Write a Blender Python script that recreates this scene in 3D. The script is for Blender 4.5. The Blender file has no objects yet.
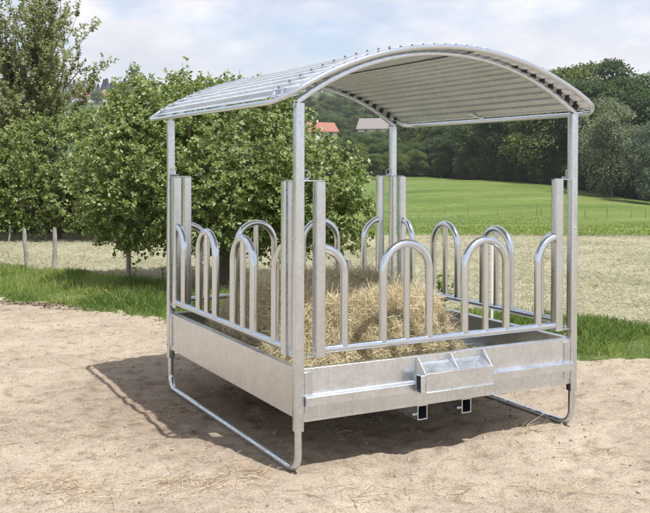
import bpy, math, random
import numpy as np
from mathutils import Vector, Matrix
rng = np.random.default_rng(7)
random.seed(7)
HAZE = .00024
scene = bpy.context.scene
COL = scene.collection
PI = math.pi
W, D = 1.911, 2.091                       # feeder footprint, post centre to post centre
CAM = np.array([-2.1233, -4.2662, 1.6285])
YAW, PITCH, ROLL = 0.49085, 0.012256, 0.00243
F2 = np.array([math.sin(YAW), math.cos(YAW)])      # view direction on the ground
R2 = np.array([math.cos(YAW), -math.sin(YAW)])
def uv2xy(u, v):
    return CAM[0] + R2[0]*u + F2[0]*v, CAM[1] + R2[1]*u + F2[1]*v
def xy2uv(x, y):
    dx, dy = x-CAM[0], y-CAM[1]
    return dx*R2[0]+dy*R2[1], dx*F2[0]+dy*F2[1]
def at(px, d):                                      # ground plan point at depth d along the photo column px
    return uv2xy((px-325)/906.5*d, d)

# ------------------------------------------------------------------ objects
def tag(o, label=None, cat=None, group=None, kind=None):
    if label: o['label'] = label
    if cat: o['category'] = cat
    if group: o['group'] = group
    if kind: o['kind'] = kind
    return o
def empty(name, loc=(0, 0, 0), rz=0.0):
    o = bpy.data.objects.new(name, None); COL.objects.link(o)
    o.location = loc; o.rotation_euler = (0, 0, rz); o.empty_display_size = 0.2
    return o
def link(name, me, mat, parent=None):
    o = bpy.data.objects.new(name, me); COL.objects.link(o)
    if mat is not None and len(me.materials) == 0: me.materials.append(mat)
    if parent: o.parent = parent
    return o
def copy_tree(o, parent=None):
    c = o.copy(); COL.objects.link(c); c.parent = parent
    for ch in list(o.children): copy_tree(ch, c)
    return c

class MB:
    """collects tubes, boxes and prisms, builds ONE mesh object"""
    def __init__(s): s.v = []; s.f = []
    def add(s, vs, fs):
        b = len(s.v); s.v += [tuple(map(float, p)) for p in vs]; s.f += [tuple(i+b for i in f) for f in fs]; return s
    def box(s, lo, hi):
        x0, y0, z0 = lo; x1, y1, z1 = hi
        return s.add([(x0,y0,z0),(x1,y0,z0),(x1,y1,z0),(x0,y1,z0),(x0,y0,z1),(x1,y0,z1),(x1,y1,z1),(x0,y1,z1)],
                     [(0,3,2,1),(4,5,6,7),(0,1,5,4),(1,2,6,5),(2,3,7,6),(3,0,4,7)])
    def prism(s, poly, a, b):                     # poly: 3-vectors closed outline, swept by vector a->b
        n = len(poly); a = Vector(a); b = Vector(b)
        vs = [Vector(p)+a for p in poly]+[Vector(p)+b for p in poly]
        fs = [tuple(range(n))[::-1], tuple(range(n, 2*n))]+[(i, (i+1) % n, n+(i+1) % n, n+i) for i in range(n)]
        return s.add(vs, fs)
    def sweep(s, path, section, closed=False, up=None, scale=None):   # section: list of 2d points
        P = [Vector(p) for p in path]; n = len(P); m = len(section)
        T = []
        for i in range(n):
            if closed: t = P[(i+1) % n]-P[i-1]
            else: t = P[min(i+1, n-1)]-P[max(i-1, 0)]
            T.append(t.normalized())
        nrm = Vector(up) if up else (Vector((0, 0, 1)) if abs(T[0].z) < .9 else Vector((0, 1, 0)))
        nrm = (nrm-T[0]*nrm.dot(T[0])).normalized()
        vs = []
        for i in range(n):
            if i and not (up and closed):
                nrm = (nrm-T[i]*nrm.dot(T[i]))
                nrm.normalize()
            elif i:
                nrm = Vector(up); nrm = (nrm-T[i]*nrm.dot(T[i])).normalized()
            bi = T[i].cross(nrm); k = scale[i] if scale is not None else 1
            for a, b in section: vs.append(P[i]+bi*a*k+nrm*b*k)
        fs = []
        for i in range(n if closed else n-1):
            j = (i+1) % n
            for q in range(m):
                fs.append((i*m+q, i*m+(q+1) % m, j*m+(q+1) % m, j*m+q))
        if not closed: fs += [tuple(range(m))[::-1], tuple((n-1)*m+q for q in range(m))]
        return s.add(vs, fs)
    def tube(s, path, r, seg=14, closed=False, scale=None):
        return s.sweep(path, [(r*math.cos(2*PI*i/seg), r*math.sin(2*PI*i/seg)) for i in range(seg)], closed, None, scale)
    def sq(s, path, w, r=.006, up=None, h=None):
        h = h or w; sec = []
        for cx, cy, a0 in ((1,1,0),(-1,1,90),(-1,-1,180),(1,-1,270)):
            for k in range(4):
                a = math.radians(a0+30*k); sec.append((cx*(w/2-r)+r*math.cos(a), cy*(h/2-r)+r*math.sin(a)))
        return s.sweep(path, sec, False, up)
    def build(s, name, mat, parent=None, sharp=32, bevel=None):
        me = bpy.data.meshes.new(name); me.from_pydata(s.v, [], s.f); me.update()
        me.polygons.foreach_set('use_smooth', [True]*len(me.polygons)); me.set_sharp_from_angle(angle=math.radians(sharp))
        o = link(name, me, mat, parent)
        if bevel:
            b = o.modifiers.new('bevel', 'BEVEL'); b.width = bevel; b.segments = 2; b.limit_method = 'ANGLE'; b.angle_limit = math.radians(40)
        return o

def quad_mesh(name, V, Fq, smooth=False):
    me = bpy.data.meshes.new(name); V = np.asarray(V, np.float32); Fq = np.asarray(Fq, np.int32)
    me.vertices.add(len(V)); me.vertices.foreach_set('co', V.ravel())
    me.loops.add(Fq.size); me.loops.foreach_set('vertex_index', Fq.ravel())
    me.polygons.add(len(Fq)); me.polygons.foreach_set('loop_start', np.arange(0, Fq.size, 4, dtype=np.int32))
    if smooth: me.polygons.foreach_set('use_smooth', np.ones(len(Fq), bool))
    me.update(calc_edges=True); me.validate()
    return me
def unit(a): return a/np.maximum(np.linalg.norm(a, axis=1, keepdims=True), 1e-9)
LEAF_V = np.array([(0,0,0),(.32,.27,.07),(.72,.22,.05),(1,0,-.06),(.72,-.22,.05),(.32,-.27,.07)], float)
LEAF_F = np.array([(0,5,4,3),(0,3,2,1)])
def scatter(name, O, X, Zh, size, wid=1.0, tv=LEAF_V, tf=LEAF_F, smooth=False):
    """instances of a small template as one mesh: O origin, X long axis, Zh normal hint"""
    X = unit(X); Y = unit(np.cross(Zh, X)); Z = np.cross(X, Y)
    size = np.broadcast_to(np.asarray(size, float), (len(O),))[:, None, None]
    wid = np.broadcast_to(np.asarray(wid, float), (len(O),))[:, None, None]
    V = O[:, None, :]+size*(tv[None, :, 0:1]*X[:, None]+wid*tv[None, :, 1:2]*Y[:, None]+tv[None, :, 2:3]*Z[:, None])
    Fq = (np.arange(len(O))*len(tv))[:, None, None]+tf[None]
    return quad_mesh(name, V.reshape(-1, 3), Fq.reshape(-1, 4), smooth)
def rdir(n):
    return unit(rng.normal(size=(n, 3)))
def ribbons(P0, dirs, length, width, curl, seg=3):
    """thin bent strands; returns V, F"""
    n = len(P0); dirs = unit(dirs); side = unit(np.cross(dirs, rdir(n))); bend = unit(np.cross(side, dirs))
    L = np.broadcast_to(np.asarray(length, float), (n,)); Wd = np.broadcast_to(np.asarray(width, float), (n,))
    C = np.broadcast_to(np.asarray(curl, float), (n,))
    V = np.zeros((n, seg+1, 2, 3))
    for k in range(seg+1):
        t = k/seg
        c = P0+dirs*(L*t)[:, None]+bend*(L*C*(t*t))[:, None]
        w = Wd*(1-.55*t)
        V[:, k, 0] = c+side*w[:, None]/2; V[:, k, 1] = c-side*w[:, None]/2
    f = np.array([(2*k, 2*k+1, 2*k+3, 2*k+2) for k in range(seg)])
    Fq = (np.arange(n)*(2*(seg+1)))[:, None, None]+f[None]
    return V.reshape(-1, 3), Fq.reshape(-1, 4)

# smooth value noise in numpy
_tab = rng.random((256, 256))
def vnoise(x, y, s=1.0, seed=0):
    x = np.asarray(x)/s+seed*17.3; y = np.asarray(y)/s+seed*9.1
    xi = np.floor(x).astype(int); yi = np.floor(y).astype(int); fx = x-xi; fy = y-yi
    fx = fx*fx*(3-2*fx); fy = fy*fy*(3-2*fy)
    g = lambda a, b: _tab[a % 256, b % 256]
    return (g(xi, yi)*(1-fx)+g(xi+1, yi)*fx)*(1-fy)+(g(xi, yi+1)*(1-fx)+g(xi+1, yi+1)*fx)*fy
def fbm(x, y, s=1.0, seed=0, o=4):
    r = 0; a = .5
    for k in range(o):
        r = r+a*vnoise(x, y, s/(2**k), seed+k); a *= .5
    return r/(1-.5**o)
def sst(a, b, x):
    t = np.clip((np.asarray(x, float)-a)/(b-a), 0, 1); return t*t*(3-2*t)

# ------------------------------------------------------------------ materials
def newmat(name):
    m = bpy.data.materials.new(name); m.use_nodes = True
    nt = m.node_tree; b = nt.nodes['Principled BSDF']; return m, nt, b
def N(nt, t, **kw):
    n = nt.nodes.new(t)
    for k, v in kw.items():
        if k in n.inputs: n.inputs[k].default_value = v
        else: setattr(n, k, v)
    return n
def ramp(nt, stops, fac=None, interp='LINEAR'):
    r = nt.nodes.new('ShaderNodeValToRGB'); r.color_ramp.interpolation = interp
    e = r.color_ramp.elements
    while len(e) < len(stops): e.new(.5)
    for q, (p, c) in zip(e, stops):
        q.position = p; q.color = (*c, 1) if len(c) == 3 else c
    if fac is not None: nt.links.new(fac, r.inputs[0])
    return r
def mixc(nt, a, b, f, mode='MIX'):
    n = nt.nodes.new('ShaderNodeMix'); n.data_type = 'RGBA'; n.blend_type = mode
    for sock, val in ((n.inputs[6], a), (n.inputs[7], b), (n.inputs[0], f)):
        if hasattr(val, 'is_output'): nt.links.new(val, sock)
        elif isinstance(val, (int, float)): sock.default_value = val
        else: sock.default_value = (*val, 1)
    return n.outputs[2]
def coords(nt, kind='Object'):
    return nt.nodes.new('ShaderNodeTexCoord').outputs[kind]
def noise(nt, vec, scale, detail=4, rough=.55):
    n = N(nt, 'ShaderNodeTexNoise', Scale=scale, Detail=detail, Roughness=rough); nt.links.new(vec, n.inputs['Vector']); return n.outputs['Fac']
def bump(nt, h, strength, dist, b):
    n = N(nt, 'ShaderNodeBump', Strength=strength, Distance=dist); nt.links.new(h, n.inputs['Height']); nt.links.new(n.outputs[0], b.inputs['Normal'])

def steel(name, base=(.66, .67, .68), r0=.30, r1=.5, spangle=38, metal=.9, grain=1.0):
    m, nt, b = newmat(name)
    co = nt.nodes.new('ShaderNodeNewGeometry').outputs['Position']
    v = N(nt, 'ShaderNodeTexVoronoi', Scale=spangle); v.feature = 'F1'
    w = N(nt, 'ShaderNodeTexNoise', Scale=30, Detail=3); nt.links.new(co, w.inputs['Vector'])
    wa = nt.nodes.new('ShaderNodeVectorMath'); wa.operation = 'SCALE'; wa.inputs['Scale'].default_value = .04; nt.links.new(w.outputs['Color'], wa.inputs[0])
    ad = nt.nodes.new('ShaderNodeVectorMath'); nt.links.new(co, ad.inputs[0]); nt.links.new(wa.outputs[0], ad.inputs[1])
    nt.links.new(ad.outputs[0], v.inputs['Vector'])
    sep = nt.nodes.new('ShaderNodeSeparateColor'); nt.links.new(v.outputs['Color'], sep.inputs[0])
    big = noise(nt, co, 5, 6, .65)
    c0 = tuple(x*(1-.10*grain) for x in base); c1 = tuple(min(1, x*(1+.05*grain)) for x in base)
    cs = ramp(nt, [(0, c0), (1, c1)], sep.outputs[0])
    cb = ramp(nt, [(.3, (1-.14*grain,)*3), (.6, (1, 1, 1))], big)
    cc = mixc(nt, cs.outputs[0], cb.outputs[0], 1.0, 'MULTIPLY')
    # rain runs: thin vertical streaks
    ms = nt.nodes.new('ShaderNodeMapping'); ms.inputs['Scale'].default_value = (70, 70, 5); nt.links.new(co, ms.inputs[0])
    st = noise(nt, ms.outputs[0], 1.0, 4, .6)
    cc = mixc(nt, cc, ramp(nt, [(.30, (.80, .80, .80)), (.5, (1, 1, 1)), (.7, (1.05, 1.05, 1.05))], st).outputs[0], .45*grain, 'MULTIPLY')
    # dust and mud splashes close to the ground
    zz = nt.nodes.new('ShaderNodeSeparateXYZ'); nt.links.new(co, zz.inputs[0])
    dz = N(nt, 'ShaderNodeMapRange'); nt.links.new(zz.outputs[2], dz.inputs[0]); dz.inputs[1].default_value = .42; dz.inputs[2].default_value = 0.0; dz.inputs[3].default_value = -.30; dz.inputs[4].default_value = .12
    dn = noise(nt, co, 26, 6, .7)
    ds = nt.nodes.new('ShaderNodeMath'); ds.operation = 'ADD'; nt.links.new(dz.outputs[0], ds.inputs[0]); nt.links.new(dn, ds.inputs[1])
    dm = ramp(nt, [(.50, (0, 0, 0)), (.72, (.6, .6, .6))], ds.outputs[0])
    cc = mixc(nt, cc, (.40, .33, .25), dm.outputs[0])
    nt.links.new(cc, b.inputs['Base Color'])
    mi = N(nt, 'ShaderNodeMapRange'); nt.links.new(dm.outputs[0], mi.inputs[0]); mi.inputs[3].default_value = metal; mi.inputs[4].default_value = .1; nt.links.new(mi.outputs[0], b.inputs['Metallic'])
    mm = nt.nodes.new('ShaderNodeMath'); mm.operation = 'MULTIPLY'; mm.inputs[1].default_value = .35; nt.links.new(sep.outputs[1], mm.inputs[0])
    ma = nt.nodes.new('ShaderNodeMath'); ma.operation = 'ADD'; nt.links.new(mm.outputs[0], ma.inputs[0]); nt.links.new(big, ma.inputs[1])
    rr = N(nt, 'ShaderNodeMapRange'); nt.links.new(ma.outputs[0], rr.inputs[0])
    rr.inputs[1].default_value = .3; rr.inputs[2].default_value = .95; rr.inputs[3].default_value = r0; rr.inputs[4].default_value = r1
    nt.links.new(rr.outputs[0], b.inputs['Roughness'])
    bump(nt, big, .03*grain, .01, b)
    return m
M = {}
M['steel'] = steel('galvanised_steel', (.685, .735, .795), .15, .31, 75, .99, .75)
M['tube'] = steel('galvanised_tube', (.675, .725, .785), .10, .21, 90, .99, .4)
M['sheet'] = steel('galvanised_sheet', (.71, .745, .785), .23, .38, 60, .96, .8)
M['roofsheet'] = steel('corrugated_sheet', (.69, .735, .785), .34, .50, 60, .6)
M['bolt'] = steel('dark_bolt', (.28, .28, .29), .35, .5, 90)

def leafmat(name, cols, trans=.3, rough=.5, spec=.4, nscale=None):
    m, nt, b = newmat(name)
    g = nt.nodes.new('ShaderNodeNewGeometry')
    r = ramp(nt, cols, g.outputs['Random Per Island'])
    c = r.outputs[0]
    if nscale:
        oi = nt.nodes.new('ShaderNodeObjectInfo')
        nz = noise(nt, coords(nt), nscale, 3)
        rb = ramp(nt, [(.3, (.7, .72, .7)), (.7, (1.2, 1.15, 1.0))], nz)
        c = mixc(nt, c, rb.outputs[0], .8, 'MULTIPLY')
        ro = ramp(nt, [(0, (.62, .74, .72)), (.5, (1, 1, 1)), (1, (1.5, 1.3, .95))], oi.outputs['Random'])
        c = mixc(nt, c, ro.outputs[0], .8, 'MULTIPLY')
    nt.links.new(c, b.inputs['Base Color']); b.inputs['Roughness'].default_value = rough
    b.inputs['Specular IOR Level'].default_value = spec
    t = nt.nodes.new('ShaderNodeBsdfTranslucent')
    hs = N(nt, 'ShaderNodeHueSaturation', Hue=.485, Saturation=1.1, Value=1.25); nt.links.new(c, hs.inputs['Color']); nt.links.new(hs.outputs[0], t.inputs[0])
    mx = nt.nodes.new('ShaderNodeMixShader'); mx.inputs[0].default_value = trans
    nt.links.new(b.outputs[0], mx.inputs[1]); nt.links.new(t.outputs[0], mx.inputs[2])
    nt.links.new(mx.outputs[0], nt.nodes['Material Output'].inputs[0])
    return m
M['apple_leaf'] = leafmat('apple_leaf', [(0, (.085, .145, .026)), (.4, (.155, .225, .048)), (.75, (.245, .305, .10)), (.92, (.36, .39, .19)), (1, (.46, .46, .30))], .42, .45, .4)
M['plum_leaf'] = leafmat('plum_leaf', [(0, (.17, .20, .085)), (.5, (.24, .29, .12)), (.9, (.35, .38, .20)), (1, (.37, .29, .17))], .52, .5, .4)
M['bush_leaf'] = leafmat('bush_leaf', [(0, (.07, .10, .028)), (.6, (.11, .15, .045)), (1, (.19, .22, .08))], .25)
M['forest_leaf'] = leafmat('forest_leaf', [(0, (.08, .125, .045)), (.6, (.12, .175, .062)), (1, (.18, .225, .09))], .34, .6, .25, .35)
M['dark_leaf'] = leafmat('dark_leaf', [(0, (.055, .095, .04)), (.6, (.09, .14, .052)), (1, (.135, .19, .075))], .34, .6, .25, .35)
M['willow_leaf'] = leafmat('willow_leaf', [(0, (.12, .16, .10)), (.6, (.17, .21, .14)), (1, (.24, .27, .19))], .3, .55, .3, .35)
M['pine_leaf'] = leafmat('pine_leaf', [(0, (.012, .028, .016)), (1, (.03, .05, .028))], .05, .7, .2, .3)
M['grass'] = leafmat('grass_blade', [(0, (.13, .20, .04)), (.5, (.20, .29, .06)), (.82, (.30, .36, .10)), (.93, (.44, .42, .20)), (1, (.50, .44, .26))], .48, .5, .35)
M['lush'] = leafmat('lush_grass_blade', [(0, (.07, .125, .025)), (.6, (.12, .195, .04)), (1, (.20, .27, .07))], .45, .5, .35)
M['straw'] = leafmat('straw', [(0, (.34, .27, .15)), (.25, (.52, .45, .28)), (.6, (.65, .58, .39)), (.85, (.74, .69, .52)), (1, (.42, .42, .24))], .25, .55, .3)
M['litter'] = leafmat('straw_litter', [(0, (.22, .15, .09)), (.5, (.40, .31, .19)), (1, (.56, .47, .32))], .1, .7, .2)
M['stubble'] = leafmat('stubble', [(0, (.29, .27, .18)), (.5, (.39, .36, .255)), (.78, (.48, .45, .335)), (1, (.21, .25, .10))], .2, .7, .2)

def plain(name, c, rough=.7, var=.25, scale=8, bmp=0.0, metal=0):
    m, nt, b = newmat(name)
    nz = noise(nt, coords(nt), scale, 6, .65)
    r = ramp(nt, [(.25, tuple(x*(1-var) for x in c)), (.75, tuple(min(1, x*(1+var)) for x in c))], nz)
    nt.links.new(r.outputs[0], b.inputs['Base Color']); b.inputs['Roughness'].default_value = rough; b.inputs['Metallic'].default_value = metal
    if bmp: bump(nt, nz, bmp, .02, b)
    return m
def bark(name, c):
    m, nt, b = newmat(name)
    mp = nt.nodes.new('ShaderNodeMapping'); mp.inputs['Scale'].default_value = (18, 18, 4); nt.links.new(coords(nt), mp.inputs[0])
    nz = noise(nt, mp.outputs[0], 1.6, 8, .7)
    r = ramp(nt, [(.3, tuple(x*.45 for x in c)), (.7, tuple(x*1.3 for x in c))], nz)
    nt.links.new(r.outputs[0], b.inputs['Base Color']); b.inputs['Roughness'].default_value = .9; bump(nt, nz, .7, .03, b)
    return m
M['bark'] = bark('bark', (.12, .095, .07))
M['oldwood'] = bark('weathered_wood', (.36, .34, .30))
M['apple'] = plain('apple_skin', (.34, .36, .13), .35, .35, 14)
M['plaster'] = plain('house_plaster', (.72, .70, .64), .9, .06, 2)
M['redtile'] = plain('red_roof_tile', (.27, .115, .08), .8, .25, 4, .3)
M['greytile'] = plain('grey_roof_tile', (.20, .18, .17), .8, .25, 4, .3)
M['window'] = plain('window_glass', (.05, .06, .07), .1, .2, 1)
M['whiteplastic'] = plain('white_plastic', (.60, .59, .55), .45, .06, 10)
M['darkmetal'] = plain('dark_wire', (.08, .08, .08), .4, .2, 10)
M['crest_shade'] = plain('crest_gap_shade', (.035, .033, .03), .7, .2, 20)  # near-black fill that paints the shade under the roof crests
M['strawbase'] = plain('matted_straw', (.40, .32, .17), .9, .5, 45, .8)
M['litterdark'] = plain('dead_leaves', (.13, .095, .065), .95, .5, 30)
M['stone'] = plain('stone', (.36, .30, .23), .85, .35, 30, .4)
M['clod'] = plain('earth_clod', (.19, .135, .09), .95, .4, 40, .4)

def groundmat(name, build):
    m, nt, b = newmat(name); b.inputs['Roughness'].default_value = .95; b.inputs['Specular IOR Level'].default_value = .2
    pos = nt.nodes.new('ShaderNodeNewGeometry').outputs['Position']
    build(nt, b, pos); return m
def g_dirt(nt, b, p):
    n1 = noise(nt, p, .9, 6, .62); n2 = noise(nt, p, 7, 8, .68); n3 = noise(nt, p, 85, 6, .72)
    c = ramp(nt, [(.25, (.275, .226, .170)), (.5, (.368, .308, .238)), (.75, (.45, .385, .305))], n1).outputs[0]
    c = mixc(nt, c, ramp(nt, [(.30, (.55, .49, .43)), (.47, (1, 1, 1)), (.75, (1.15, 1.15, 1.15))], n2).outputs[0], .9, 'MULTIPLY')
    c = mixc(nt, c, ramp(nt, [(.34, (.50, .46, .42)), (.5, (1, 1, 1)), (.70, (1.25, 1.25, 1.22))], n3).outputs[0], .9, 'MULTIPLY')
    # darker, browner earth in a ragged round patch under and behind the feeder
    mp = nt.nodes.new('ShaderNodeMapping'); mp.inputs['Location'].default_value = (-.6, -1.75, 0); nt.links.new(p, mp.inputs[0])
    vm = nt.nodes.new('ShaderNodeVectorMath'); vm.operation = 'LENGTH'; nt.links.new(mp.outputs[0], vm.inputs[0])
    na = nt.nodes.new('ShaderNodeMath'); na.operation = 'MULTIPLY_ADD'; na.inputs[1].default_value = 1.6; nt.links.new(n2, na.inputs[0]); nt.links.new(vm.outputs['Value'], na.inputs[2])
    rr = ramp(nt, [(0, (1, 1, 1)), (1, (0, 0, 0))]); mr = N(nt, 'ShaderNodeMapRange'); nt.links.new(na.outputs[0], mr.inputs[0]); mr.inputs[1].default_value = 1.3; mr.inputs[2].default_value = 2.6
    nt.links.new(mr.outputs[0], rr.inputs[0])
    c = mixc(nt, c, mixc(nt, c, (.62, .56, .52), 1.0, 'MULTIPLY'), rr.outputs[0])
    nt.links.new(c, b.inputs['Base Color'])
    h = nt.nodes.new('ShaderNodeMath'); h.operation = 'MULTIPLY_ADD'; h.inputs[1].default_value = .35; nt.links.new(n3, h.inputs[0]); nt.links.new(n2, h.inputs[2])
    bump(nt, h.outputs[0], .8, .03, b)
def g_simple(cols, s1, s2, bs, bd):
    def f(nt, b, p):
        n1 = noise(nt, p, s1, 6, .6); n2 = noise(nt, p, s2, 7, .7)
        c = ramp(nt, cols, n1).outputs[0]
        c = mixc(nt, c, ramp(nt, [(.3, (.66, .66, .66)), (.7, (1.22, 1.22, 1.2))], n2).outputs[0], .9, 'MULTIPLY')
        nt.links.new(c, b.inputs['Base Color']); bump(nt, n2, bs, bd, b)
    return f
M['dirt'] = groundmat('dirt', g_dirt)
M['turf'] = groundmat('turf', g_simple([(.3, (.055, .09, .02)), (.55, (.09, .125, .03)), (.75, (.19, .19, .075))], 1.1, 30, .6, .04))
M['field'] = groundmat('mown_field', g_simple([(.28, (.20, .205, .115)), (.45, (.30, .282, .185)), (.7, (.375, .348, .243))], .35, 14, .6, .05))
def g_meadow(nt, b, p):
    mp = nt.nodes.new('ShaderNodeMapping'); mp.inputs['Rotation'].default_value = (0, 0, YAW+.25); mp.inputs['Scale'].default_value = (.035, .16, .1); nt.links.new(p, mp.inputs[0])
    n1 = noise(nt, mp.outputs[0], 1.0, 6, .6); n2 = noise(nt, p, 1.3, 8, .75)
    c = ramp(nt, [(.3, (.072, .118, .024)), (.5, (.112, .160, .036)), (.7, (.178, .205, .07))], n1).outputs[0]
    c = mixc(nt, c, ramp(nt, [(.3, (.55, .60, .52)), (.7, (1.3, 1.25, 1.2))], n2).outputs[0], .8, 'MULTIPLY')
    nt.links.new(c, b.inputs['Base Color']); bump(nt, n2, .5, .1, b)
M['meadow'] = groundmat('meadow_grass', g_meadow)
M['hill'] = groundmat('hill_grass', g_simple([(.3, (.04, .065, .022)), (.55, (.065, .095, .032)), (.75, (.12, .13, .06))], .012, .4, .4, .3))

# ------------------------------------------------------------------ terrain
FRONT = ([-40, -3.95, -1.77, 0, 2.2, 2.76, 40], [30, 11.0, 9.9, 9.0, 7.85, 7.75, 4])
FAR = ([-40, -5.56, -2.33, 2.7, 3.3, 40], [30, 15.2, 13.0, 9.7, 9.35, 6])
def v_front(u): return np.interp(u, *FRONT)
def v_far(u): return np.interp(u, *FAR)
def edge(t):
    return np.interp(t, [-.1, .116, .237, .359, .6], [175, 168, 140, 122, 110]), np.interp(t, [-.1, .116, .237, .359, .6], [-.3, -.43, -1.9, -3.2, -4.5])
def terrain(u, v):
    u = np.asarray(u, float); v = np.asarray(v, float)
    d = np.maximum(v, 5); t = np.clip(u/d, -1.2, 1.2)
    vE, zE = edge(t)
    zv = np.interp(d, [0, 21.5, 30, 50, 75, 90], [0, 0, -.42, -1.65, -2.95, -3.1])
    zl = np.where(d < 80, zv, zv+(zE-zv)*sst(80, vE, d))
    up_l = np.interp(d, [0, 170, 300, 420, 620, 900, 1300, 2600], [0, 0, 8.5, 24, 46, 77, 86, 90])
    up_r = np.interp(d, [0, 130, 250, 420, 900, 2600], [0, 0, 6, 16, 50, 70])
    w = sst(.10, .34, t)
    z = zl+(up_l*(1-w)+up_r*w)
    back = sst(0, -40, v); z = z*(1-back)
    z = z+(fbm(u, v, 40, 3)-.5)*np.clip((d-40)/200, 0, 1)*6
    return z
def tz(x, y):
    u, v = xy2uv(x, y); return float(terrain(u, v))
def axis(parts):
    a = []
    for lo, hi, st in parts: a += list(np.arange(lo, hi-1e-6, st))
    a.append(parts[-1][1]); return np.array(a)
def geo(a, b, s0, k):
    r = []; x = a; s = s0
    while x < b: r.append(x); s *= k; x += s
    r.append(b); return r
un = axis([(-4.4, 4.4, .022)])
ul = geo(4.4, 2200, .03, 1.075)[1:]
U = np.concatenate([-np.array(ul)[::-1], un, ul])
vn = np.concatenate([np.arange(3.4, 9.5, .022), np.arange(9.5, 16, .05)])
V_ = np.concatenate([-np.array(geo(-3.4, 900, .06, 1.12)[1:])[::-1], vn, geo(16, 2600, .07, 1.055)])
UU, VV = np.meshgrid(U, V_)
ZZ = terrain(UU, VV)
near = sst(16, 8, np.abs(UU)+np.maximum(VV-6, 0)*.6)
XX, YY = uv2xy(UU, VV)
rough = (fbm(XX, YY, .55, 11, 3)-.5)*.045+(fbm(XX, YY, .14, 21, 4)-.5)*.046+(fbm(XX, YY, .05, 31, 2)-.5)*.012
lumps = np.maximum(vnoise(XX, YY, .045, 41)-.80, 0)*.10*sst(.45, .62, fbm(XX, YY, .8, 44, 3))
# keep the ground level where the skids rest
def flat(x, y):
    a = np.minimum(np.abs(x), np.abs(x-W)); on = (y > -.15) & (y < D+.15)
    return np.where(on, sst(.05, .2, a), 1)
NP = 170
pu, pvv = rng.uniform(-4, 4, NP), rng.uniform(3.7, 10.5, NP); PX, PY = uv2xy(pu, pvv); PA = rng.uniform(0, PI, NP); PD = rng.uniform(.005, .016, NP); PS = rng.uniform(.7, 1.2, NP)
def extra(x, y):                                   # hoof dents, and soil pushed up along the skids
    x = np.asarray(x, float); y = np.asarray(y, float); z = np.zeros(x.shape)
    for a, b, th, d, sc in zip(PX, PY, PA, PD, PS):
        m = (np.abs(x-a) < .2) & (np.abs(y-b) < .2)
        if not m.any(): continue
        dx, dy = x[m]-a, y[m]-b; c, s_ = math.cos(th), math.sin(th)
        q = np.sqrt(((dx*c+dy*s_)/(.065*sc))**2+((-dx*s_+dy*c)/(.05*sc))**2)
        z[m] += -d*sst(1.05, .75, q)+d*.45*np.exp(-((q-1.35)/.28)**2)
    z = z*flat(x, y)
    a = np.minimum(np.abs(x), np.abs(x-W)); on = (y > -.02) & (y < D+.02)
    return z+np.where(on, .009*np.exp(-((a-.045)/.022)**2)*(.2+1.2*vnoise(x, y, .10, 171)), 0)
ZZ = ZZ+near*(rough*flat(XX, YY)+lumps+extra(XX, YY))
def ground_z(x, y):
    u, v = xy2uv(x, y)
    n = sst(16, 8, np.abs(u)+np.maximum(v-6, 0)*.6)
    return terrain(u, v)+n*((fbm(x, y, .55, 11, 3)-.5)*.045+(fbm(x, y, .14, 21, 4)-.5)*.046+(fbm(x, y, .05, 31, 2)-.5)*.012)*flat(x, y)+n*extra(x, y)
nV, nU = UU.shape
uc = (UU[:-1, :-1]+UU[1:, 1:])/2; vc = (VV[:-1, :-1]+VV[1:, 1:])/2
xc, yc = uv2xy(uc, vc)
wob = (fbm(xc, yc, .9, 51, 4)-.5)
vf = v_front(uc)+wob*1.1; vr = v_far(uc)+(fbm(xc, yc, 1.2, 61, 4)-.5)*1.3
reg = np.zeros(uc.shape, int)
reg[vc > vf] = 1
reg[vc > vr] = 2
reg[vc > 21.8+(fbm(xc, yc, 3, 71, 3)-.5)*1.5+.03*uc] = 3
vEc, _ = edge(np.clip(uc/np.maximum(vc, 5), -1.2, 1.2))
reg[vc > vEc+2] = 4
idx = np.arange(nV*nU).reshape(nV, nU)
quads = np.stack([idx[:-1, :-1], idx[:-1, 1:], idx[1:, 1:], idx[1:, :-1]], -1).reshape(-1, 4)
allV = np.stack([XX, YY, ZZ], -1).reshape(-1, 3)
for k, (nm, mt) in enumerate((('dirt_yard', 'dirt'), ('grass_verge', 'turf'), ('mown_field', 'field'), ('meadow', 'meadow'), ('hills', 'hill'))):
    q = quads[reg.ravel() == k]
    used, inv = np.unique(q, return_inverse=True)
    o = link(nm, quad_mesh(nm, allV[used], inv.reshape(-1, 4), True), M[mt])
    tag(o, kind='structure')

# ------------------------------------------------------------------ hay feeder
FE = empty('hay_feeder')
tag(FE, 'galvanised steel hay feeder with curved corrugated roof standing on the sandy yard', 'hay feeder')
S, T, SH = M['steel'], M['tube'], M['sheet']
def arc(c, a0, a1, r, n, f):
    return [f(c[0]+r*math.cos(a0+(a1-a0)*k/n), c[1]+r*math.sin(a0+(a1-a0)*k/n)) for k in range(n+1)]
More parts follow.
